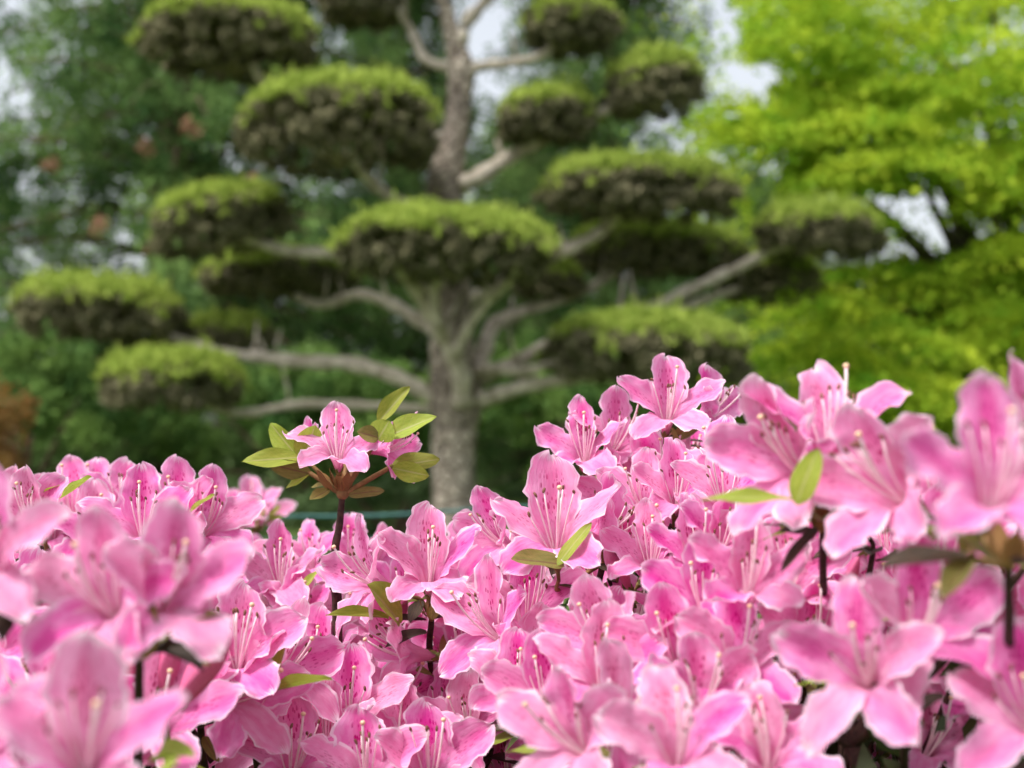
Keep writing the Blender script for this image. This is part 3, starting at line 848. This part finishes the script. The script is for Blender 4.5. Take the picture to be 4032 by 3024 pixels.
def leaf(key, p0, p1, halfw, kind='leaf', face=None, var=None, roll=0):
    root = BUSH[key]
    p0, p1 = Vector(p0), Vector(p1)
    yv = (p1 - p0); ln = yv.length; yv.normalize()
    nrm = Vector(face) if face is not None else Vector((0, -0.6, 0.8))
    nrm = (nrm - yv * nrm.dot(yv)).normalized()
    xv = yv.cross(nrm)
    m = Matrix((xv, yv, nrm)).transposed() @ Matrix.Rotation(R(roll), 3, 'Y')
    me = LEAVES[kind][random.randrange(5) if var is None else var]
    o = bpy.data.objects.new('leaf', me); o.parent = root
    o.location = p0 - Vector(root.location); o.rotation_euler = m.to_euler(); o.scale = (halfw, ln, ln)
    C.objects.link(o)
    return o

def whorl(key, node, n=4, kind='bract', ln=(0.014, 0.024), spread=0.35):
    node = Vector(node)
    a0 = random.uniform(0, 6.28)
    for k in range(n):
        a = a0 + 6.283 * k / n + random.uniform(-.3, .3)
        d = Vector((math.cos(a), math.sin(a), random.uniform(-0.1, spread))).normalized()
        l = random.uniform(*ln)
        leaf(key, node + d * 0.003, node + d * l, l * random.uniform(0.17, 0.24), kind, face=Vector((0, 0, 1)))

def scales(key, node, up, n=5):
    root = BUSH[key]
    for k in range(n):
        a = 6.283 * k / n + random.uniform(-.3, .3)
        side = Vector((math.cos(a), math.sin(a), 0))
        d = (Vector(up) + side * 0.45).normalized()
        p0 = Vector(node) + side * 0.0018
        l = random.uniform(0.009, 0.014)
        o = leaf(key, p0, p0 + d * l, 0.0030, 'leaf_old', face=side)
        o.name = 'bud_scale'; o.data = SCALE_ME
SCALE_ME = leaf_proto('scale', M['scale'], 99)

def cluster(key, node_px, flowers, leaves=(), bracts=3, down=0.14, stem_r=0.0016):
    node = at(*node_px)
    for f in flowers:
        flower(key, *f[:5], **(f[5] if len(f) > 5 else {}), node=node)
    root = BUSH[key]
    tgt = Vector((node.x * 0.97 + root.location.x * 0.03, node.y + 0.085, node.z - down))
    mid = node - Vector((0.002, -0.022, 0.028))
    if node_px[2] < 0.52:
        k_ = node.x / node.y; mid = node + Vector((k_ * 0.02, 0.02, -0.014)); tgt = node + Vector((k_ * 0.11, 0.11, -0.06))
    stalk(key, [node + Vector((0, 0, 0.001)), mid, tgt], stem_r, stem_r * 1.3, 'twig')
    whorl(key, node, bracts)
    scales(key, node, (0, -0.1, 1), 4)
    for (x0, y0, x1, y1, d0, d1, hw, kind) in leaves:
        leaf(key, at(x0, y0, d0), at(x1, y1, d1), hw, kind)

# --- the lone shoot
D = 0.735
node = at(1349, 1950, D)
flower('lone', 1330, 1806, D - 0.012, 0, 46, 0.80, var=3, roll=0, node=node)
flower('lone', 1500, 1772, D + 0.012, 78, 6, 0.70, var=7, roll=0, node=node)
flower('lone', 1262, 1772, D + 0.022, -62, 28, 0.56, var=2, roll=0, node=node)
lo = LONE.location
stalk('lone', [node + Vector((0, 0, .002)), at(1338, 2060, D), at(1322, 2150, D), at(1312, 2290, D + .004), at(1330, 2700, D + 0.02), (lo.x, lo.y, 0.30), (lo.x, lo.y, -0.05)], 0.0016, 0.0034, 'twig', n=6)
V, F = ellipsoid_vf(node - Vector(lo) + Vector((0, 0, 0.001)), (0, 0, 1), 0.0035, 0.0034, 0, 10, 7)
ob('bud_base', mesh('bud_base', V, F, M['shoot']), LONE)
def cr(x, y): return 900 + x * 0.42194, 1450 + y * 0.42194
def lleaf(x0, y0, x1, y1, hw, kind='leaf', d0=0.0, d1=0.0, face=None, stalk_from=True, var=None):
    a = at(*cr(x0, y0), D + d0); c = at(*cr(x1, y1), D + d1)
    leaf('lone', a, c, hw * 1.85, kind, face=face, var=var)
for (x, y, dd, r_) in ((740, 965, 0.0, .0011), (1395, 640, -0.01, .0013), (1535, 910, -0.004, .0012), (690, 820, 0.006, .0009), (1410, 520, 0.012, .0009)):
    stalk('lone', [node, at(*cr((x + 1060) / 2, (y + 1150) / 2 + 15), D + dd * .5), at(*cr(x, y), D + dd)], .0016, r_, 'shoot')
FV = (0.15, -0.9, 0.35)
lleaf(625, 800, 385, 515, .0032, face=(-.5, -.8, .3)); lleaf(700, 860, 810, 525, .0042, 'leaf', -0.006, -0.01, face=(.2, -1, .1))
lleaf(700, 830, 125, 865, .0032, 'leaf', 0, -0.012, face=(0, -.8, .55)); lleaf(770, 985, 375, 905, .0030, 'leaf_old', 0, -.006, face=(0, -.9, -.3))
lleaf(750, 985, 525, 1105, .0016, 'leaf', 0, -.004, face=(0, -.5, .8)); lleaf(940, 1130, 755, 1245, .0018, 'leaf_old', 0, -.01, face=(0, -.8, .5))
lleaf(1390, 670, 1500, 490, .0040, 'leaf', -0.012, -0.014, face=(-.2, -1, .1)); lleaf(1400, 650, 1205, 590, .0026, 'leaf_old', -.012, -.018, face=(0, -.9, .4))
lleaf(1395, 510, 1685, 165, .0027, 'leaf', 0.012, 0.015, face=(-.3, -.9, .2)); lleaf(1410, 670, 1935, 440, .0034, 'leaf', -0.008, -0.008, face=(0, -.8, .6))
lleaf(1520, 920, 1970, 845, .0033, 'leaf', -0.004, 0.0, face=(0, -.85, .5)); lleaf(1530, 930, 1872, 1005, .0030, 'leaf', -0.006, -.008, face=(.1, -1, -.2))
lleaf(1120, 1180, 1445, 1125, .0020, 'leaf_old', -0.002, -.006, face=(0, -.8, .6)); lleaf(900, 1090, 775, 1125, .0012, 'leaf_old', 0.006, .012)
scales('lone', node + Vector((0, -.001, .002)), (0, -.1, 1), 7)
scales('lone', node + Vector((-.004, -.002, .003)), (-.4, -.1, 1), 3)

# --- centre bush
cluster('centre', (1700, 2440, .72), [(1690, 2285, .70, 0, 42, dict(var=0, roll=0)), (1495, 2300, .715, -58, 22, dict(var=4))],
        [(1575, 2455, 1455, 2300, .69, .675, .0105, 'leaf'), (1530, 2435, 1285, 2415, .69, .68, .0030, 'leaf'), (1680, 2490, 1515, 2545, .70, .69, .0035, 'bract'), (1700, 2440, 1730, 2350, .70, .70, .003, 'leaf_old')], 3)
cluster('centre', (2375, 2215, .70), [(2187, 2149, .665, -8, 44, dict(var=1, roll=0, scale=1.12)), (2345, 2120, .69, 66, 24, dict(var=6, roll=0)), (1985, 2140, .74, -52, 28, dict(var=8, scale=.85))],
        [(2220, 2225, 2015, 2195, .645, .635, .0065, 'leaf_old'), (2195, 2225, 2322, 2050, .642, .645, .0036, 'leaf'), (2290, 2200, 2300, 2150, .67, .67, .002, 'leaf_old')], 4)
cluster('centre', (2010, 2610, .72), [(2072, 2448, .685, 12, 40, dict(var=9, roll=4)), (1965, 2500, .665, -45, 26, dict(var=10, roll=-6))], [], 4)
cluster('centre', (1380, 2990, .72), [(1372, 2835, .68, 0, 38, dict(var=12, roll=0)), (1290, 2990, .66, -12, 50)], [(1500, 2850, 1590, 2860, .72, .70, .004, 'leaf_old')], 3)
cluster('centre', (1760, 2600, .77), [(1640, 2575, .712, -66, 10), (1510, 2780, .735, 48, 28)], [(1700, 2660, 1640, 2640, .74, .73, .004, 'leaf_old')], 3)
cluster('centre', (1110, 2400, .82), [(1105, 2310, .80, -3, 42, dict(var=13, roll=0)), (1170, 2440, .79, 5, 45, dict(scale=.8, var=5)), (1080, 2425, .81, -40, 40, dict(scale=.8))],
        [(1185, 2325, 1255, 2245, .785, .785, .0028, 'leaf')], 2)
cluster('centre', (1330, 2300, .92), [(1230, 2235, .88, -25, 40, dict(scale=.85)), (1375, 2205, .90, 8, 44, dict(scale=.88)), (1465, 2225, .91, 42, 34, dict(scale=.75)), (1260, 2460, .81, 52, 30, dict(scale=.85))], [], 2)
cluster('centre', (980, 2700, .64), [(935, 2615, .62, 8, 40, dict(scale=1.05, var=2)), (1085, 2660, .655, 52, 28, dict(var=8))],
        [(1070, 2725, 1300, 2665, .61, .60, .0028, 'leaf'), (1060, 2730, 1120, 2540, .615, .61, .0035, 'leaf')], 2)
cluster('centre', (790, 2860, .64), [(900, 2745, .62, 56, 8, dict(var=7, roll=0))], [(800, 2900, 860, 2990, .63, .62, .003, 'leaf_old')], 4)
for f in [(1060, 2920, .70, -10, 45), (1570, 2985, .68, 0, 52), (1740, 2900, .72, 12, 50), (1150, 3040, .64, 20, 40), (1440, 3080, .62, -10, 45), (1690, 3070, .62, 10, 45), (1850, 2880, .69, -30, 35, dict(scale=.85)),
          (1600, 2400, .80, 10, 45), (1850, 2240, .80, -20, 36), (1830, 2620, .78, -10, 40), (1250, 2660, .76, -10, 45), (1960, 2870, .72, 0, 50, dict(scale=.9))]:
    flower('centre', *f[:5], **(f[5] if len(f) > 5 else {}))

# --- left bush
cluster('left', (548, 2590, .43), [(445, 2405, .42, -18, 28, dict(var=3, roll=0, scale=.84)), (640, 2375, .42, 27, 26, dict(var=0, roll=0, scale=.84))],
        [(545, 2590, 600, 2370, .415, .41, .0075, 'leaf_old'), (640, 2500, 860, 2405, .42, .41, .0028, 'leaf_old'), (500, 2560, 325, 2545, .425, .41, .0030, 'bract'), (620, 2560, 850, 2520, .43, .42, .0022, 'bract')], 2, stem_r=0.0014)
cluster('left', (-40, 2420, .43), [(-45, 2235, .42, 6, 28, dict(var=9, roll=0, scale=.86))], [], 3)
cluster('left', (300, 3250, .37), [(335, 3010, .355, 14, 32, dict(var=1, roll=0, scale=.86)), (-60, 2960, .365, -8, 32, dict(var=4, roll=0, scale=.86))], [(600, 3080, 700, 2990, .37, .36, .004, 'leaf')], 3)
flower('left', 120, 2060, .66, 0, 38, 0.8)
for f in [(60, 2480, .60, -20, 40), (155, 2500, .62, 20, 40), (200, 2650, .58, 0, 45), (340, 2640, .60, 10, 40), (480, 2720, .57, -5, 40), (-60, 2640, .56, 10, 40), (620, 2880, .55, 10, 35), (200, 2860, .52, -20, 40), (700, 2640, .62, 20, 40)]:
    flower('left', *f[:5])
def bud(key, b0, t0, d):
    root = BUSH[key]; p0 = at(*b0, d); p1 = at(*t0, d - 0.005); v = p1 - p0
    o = ob('bud', BUD, root); o.location = p0 - Vector(root.location); o.rotation_euler = v.to_track_quat('Z', 'Y').to_euler(); l = v.length; o.scale = (l * .92, l * .92, l)
    stalk(key, [p0 + v * .03, p0 - v * 0.2, p0 - v * 0.2 - Vector((0, -.02, .06))], .0012, .0014, 'shoot')
    c = ob('calyx', FLOWERS[0]['calyx'], root); c.location = o.location; c.rotation_euler = o.rotation_euler; c.scale = (.9,) * 3
bud('left', (695, 2790), (905, 2490), .52); bud('left', (640, 2740), (690, 2490), .55); bud('left', (520, 2770), (500, 2580), .56)
leaf('left', at(235, 1965, .70), at(372, 1888, .69), .0030, 'leaf'); leaf('left', at(180, 1950, .66), at(230, 1905, .65), .003, 'leaf')
leaf('left', at(60, 2400, .6), at(-30, 2330, .58), .004, 'leaf_old'); leaf('left', at(600, 3000, .42), at(760, 2960, .40), .004, 'leaf')

# --- back bush
for f in [(285, 2030, .86, -10, 46), (385, 2020, .88, 0, 50), (485, 2030, .84, 8, 46), (558, 2110, .76, 0, 45), (708, 2065, .79, -8, 46), (800, 2095, .79, 42, 34), (610, 2200, .82, 0, 42), (900, 2270, .86, 0, 38), (990, 2300, .88, -20, 38), (200, 2110, .84, 0, 42), (380, 2150, .80, 10, 42), (50, 2060, .84, 0, 45), (-90, 2050, .86, 0, 45)]:
    flower('back', *f)
leaf('back', at(738, 2025, .77), at(842, 1945, .76), .0030, 'leaf')
# --- far little azalea
cluster('far', (1010, 2090, 1.36), [(985, 2020, 1.35, 0, 45), (935, 2080, 1.34, -35, 35), (1030, 2050, 1.37, 30, 45)], [(1030, 2060, 1095, 1985, 1.35, 1.34, .006, 'leaf'), (1030, 2060, 1110, 2030, 1.35, 1.34, .006, 'leaf'), (1000, 2080, 1040, 2000, 1.33, 1.32, .005, 'leaf_old')], 3, down=0.3)
flower('far', 900, 2180, 1.32, 0, 45); flower('far', 820, 2150, 1.36, -20, 45)

# --- right bush
cluster('right', (2375, 1895, .80), [(2300, 1812, .775, -12, 40, dict(var=13, roll=0, scale=.95)), (2415, 1768, .79, 36, 34, dict(var=3, scale=.95, roll=0))],
        [(2370, 1900, 2230, 1910, .79, .78, .0025, 'bract'), (2380, 1890, 2490, 1840, .79, .79, .002, 'bract'), (2380, 1890, 2420, 1810, .79, .78, .0030, 'leaf_old')], 3)
cluster('right', (2665, 1755, .80), [(2625, 1652, .775, 0, 42, dict(var=12, roll=0)), (2765, 1650, .80, 58, 30, dict(var=6, scale=.95))],
        [(2680, 1735, 2805, 1655, .78, .775, .0045, 'leaf_old'), (2660, 1750, 2640, 1690, .78, .77, .003, 'leaf_old')], 4)
cluster('right', (3240, 2090, .51), [(3155, 1850, .50, -50, 20, dict(var=0, roll=0)), (3256, 1800, .50, 14, 60, dict(var=9, roll=0, scale=1.02))],
        [(3120, 1965, 2775, 1935, .47, .455, .0034, 'leaf'), (3135, 1985, 3212, 1768, .462, .455, .0050, 'leaf'), (3265, 1970, 3325, 1830, .475, .465, .0042, 'leaf'), (3220, 2085, 3075, 2245, .50, .48, .0022, 'bract'), (3200, 2080, 3080, 2080, .50, .49, .003, 'bract')], 2, stem_r=.0013)
cluster('right', (3970, 2230, .375), [(3898, 1978, .36, -3, 36, dict(var=13, roll=0, scale=.88)), (4020, 1850, .42, 38, 46, dict(var=1, scale=.9)), (3545, 1960, .46, -55, 24, dict(var=2))],
        [(3950, 2220, 3780, 2090, .37, .36, .004, 'leaf_old')], 3, stem_r=.0013, down=.07)
cluster('right', (3560, 2820, .46), [(3416, 2672, .43, -28, 20, dict(var=4, roll=-4, scale=.84)), (3591, 2521, .44, 16, 26, dict(var=10, roll=8, scale=.9))], [], 3, stem_r=.0013)
for f in [(4075, 2860, .42, -38, 30), (2940, 2350, .53, 4, 50), (2900, 2640, .52, 8, 45), (3025, 3010, .48, 4, 45), (2745, 2800, .50, 28, 40), (2657, 2606, .55, -20, 36), (2395, 2555, .58, -38, 33), (2780, 2420, .56, -25, 38),
          (2290, 2940, .47, -42, 26), (2662, 2995, .45, -3, 44), (2400, 2860, .50, 48, 22), (2363, 2700, .55, 0, 46), (2050, 2745, .62, -20, 45, dict(scale=.8, var=5)), (2150, 2790, .58, -8, 45, dict(scale=.85, var=11)), (2140, 2620, .645, -10, 45, dict(scale=.85)),
          (2540, 2010, .72, -24, 36), (2440, 2010, .76, -48, 30), (2660, 1980, .70, 0, 42), (2560, 2230, .66, -10, 45), (2450, 2190, .70, 10, 45), (2740, 2230, .62, 0, 45), (2830, 2180, .62, 20, 40), (3100, 2320, .57, 10, 45),
          (3450, 2990, .68, 0, 45), (3900, 2440, .53, 15, 38), (4060, 2480, .56, -15, 38), (3830, 2720, .57, -8, 40), (4010, 2660, .60, 10, 40), (3720, 2790, .60, 5, 40), (4130, 2330, .54, -20, 40), (3560, 2300, .60, 0, 40), (3420, 2420, .60, 10, 40), (3300, 2970, .64, -10, 45), (3640, 2960, .56, 15, 40), (3200, 2200, .60, -10, 40), (2350, 2010, .82, 0, 40), (2850, 1990, .66, -10, 40), (3700, 2250, .52, -5, 35), (3200, 2560, .56, 0, 40)]:
    kw = dict(f[5]) if len(f) > 5 else {}
    kw.setdefault('scale', 0.84)
    flower('right', *f[:5], **kw)

for (bk, bx, by, tx, ty, bd) in (('centre', 1560, 2470, 1600, 2350, .73), ('centre', 1720, 2760, 1760, 2640, .74), ('centre', 1200, 2800, 1160, 2690, .72), ('right', 2480, 2330, 2440, 2220, .68),
        ('right', 2560, 2790, 2600, 2650, .53), ('right', 3330, 2330, 3380, 2190, .56), ('right', 2860, 1850, 2900, 1750, .72), ('back', 640, 2080, 650, 1990, .84), ('back', 170, 2060, 160, 1970, .8), ('right', 3470, 2975, 3530, 2900, .66)):
    bud(bk, (bx, by), (tx, ty), bd)

# --- fill: more flowers behind and below the ones above
HAND = list(PLACED)
hp = np.array([(p[1], p[2], p[3]) for p in HAND if p[5] != 'lone'])
SKY = [(-600, 2080), (0, 2050), (180, 2080), (700, 2120), (900, 2270), (1050, 2330), (1150, 2310), (1560, 2330), (1800, 2310), (2000, 2240), (2250, 2060), (2400, 1990), (2700, 1860), (3100, 1880), (3400, 1900), (4032, 1900), (4700, 1900)]
sxs, sys_ = zip(*SKY)
placed2 = [(p[1], p[2], p[3]) for p in HAND]
rr = random.Random(5)
nfill = 0
BK = [k for k in BUSH if k not in ('lone', 'far')]
for layer, (dadd, dens, need) in enumerate(((0.05, 0.41, 0.0), (0.12, 0.70, 0.05))):
    mine = []
    for tr in range(5200):
        px, py = rr.uniform(-500, 4550), rr.uniform(1780, 3350)
        if py < np.interp(px, sxs, sys_) + 10: continue
        wgt = 1 / (((hp[:, 0] - px) ** 2 + (hp[:, 1] - py) ** 2) / 1e4 + 0.3) ** 1.5
        d0 = float((wgt * hp[:, 2]).sum() / wgt.sum())
        near = np.hypot(hp[:, 0] - px, hp[:, 1] - py)
        mx = hp[near < 260][:, 2].max() if (near < 260).any() else d0
        d = max(d0, mx * 0.93) + dadd * rr.uniform(0.8, 1.3)
        dpx = FPX * 0.052 / d
        if any(math.hypot(q[0] - px, q[1] - py) < dpx * dens for q in mine): continue
        if any(math.hypot(q[0] - px, q[1] - py) < dpx * 0.33 and abs(q[2] - d) < 0.03 for q in placed2): continue
        P = at(px, py, d)
        if P.z < 0.36: continue
        mine.append((px, py, d)); placed2.append((px, py, d))
        key = min(BK, key=lambda k: (P.x - BUSH[k].location.x) ** 2 + (P.y - BUSH[k].location.y) ** 2)
        flower(key, px, py, d, rr.uniform(-55, 55), rr.uniform(28, 60), rr.uniform(0.72, 0.95), detail=False, roll=rr.uniform(-30, 30))
        nfill += 1
print('flowers', len(PLACED), 'fill', nfill)

# --- twigs, leaves and inner foliage under the bloom
allp = np.array([tuple(p[0]) for p in PLACED if p[5] != 'lone'])
def surf(x, y):
    d2 = (allp[:, 0] - x) ** 2 + (allp[:, 1] - y) ** 2
    near = np.argsort(d2)[:7]
    return float(np.min(allp[near, 2]))
for key, root in BUSH.items():
    if key == 'lone': continue
    o_ = Vector(root.location)
    mine = [p for p in PLACED if p[5] == key]
    bv, bf = [], []
    rr = random.Random(len(mine))
    stems = []
    for k in range(9 if key != 'far' else 3):
        a = rr.uniform(0, 6.28); e = rr.uniform(.02, .05)
        src = mine[rr.randrange(len(mine))][0]
        s_ = spline([(math.cos(a) * e, math.sin(a) * e, -0.04), ((src.x - o_.x) * .35 + math.cos(a) * e, (src.y - o_.y) * .35 + math.sin(a) * e, 0.28), ((src.x - o_.x) * .85, (src.y - o_.y) * .85 + .02, src.z - 0.10)], 6)
        V, F = tube_vf(s_, lerp_r(0.009, 0.003, len(s_)), 7, wob=0.08)
        ob('main_stem', mesh('main_stem', V, F, M['twig']), root)
        stems += [Vector(q) for q in s_[5:]]
    for p in mine:
        if p[7]: continue
        end = p[0] - o_ - p[6] * 0.008
        tg = min(stems, key=lambda q: (q - end - Vector((0, 0.02, -.07))).length)
        mid = end.lerp(tg, 0.4) - Vector((0, -0.01, 0.012))
        s_ = spline([end, end - p[6] * 0.008, mid, tg], 3)
        V, F = tube_vf(s_, lerp_r(0.0009, 0.0019, len(s_)), 5, len(bv)); bv += V; bf += F
    tag(ob('fine_twig_mass', mesh('fine_twig_mass', bv, bf, M['twig']), root), kind='stuff')
    # leaves below each flower
    for p in mine:
        for q in range(3 if p[5] != 'far' else 1):
            a = rr.uniform(0, 6.28); base = p[0] - p[6] * 0.014
            dv = Vector((math.cos(a), math.sin(a), rr.uniform(-.25, .25))).normalized(); l = rr.uniform(.016, .028)
            leaf(key, base, base + dv * l - Vector((0, 0, .004)), l * rr.uniform(.16, .22), rr.choice(('leaf_old', 'leaf', 'bract', 'leaf_old')), face=(0, -.2, 1))
    # inner foliage
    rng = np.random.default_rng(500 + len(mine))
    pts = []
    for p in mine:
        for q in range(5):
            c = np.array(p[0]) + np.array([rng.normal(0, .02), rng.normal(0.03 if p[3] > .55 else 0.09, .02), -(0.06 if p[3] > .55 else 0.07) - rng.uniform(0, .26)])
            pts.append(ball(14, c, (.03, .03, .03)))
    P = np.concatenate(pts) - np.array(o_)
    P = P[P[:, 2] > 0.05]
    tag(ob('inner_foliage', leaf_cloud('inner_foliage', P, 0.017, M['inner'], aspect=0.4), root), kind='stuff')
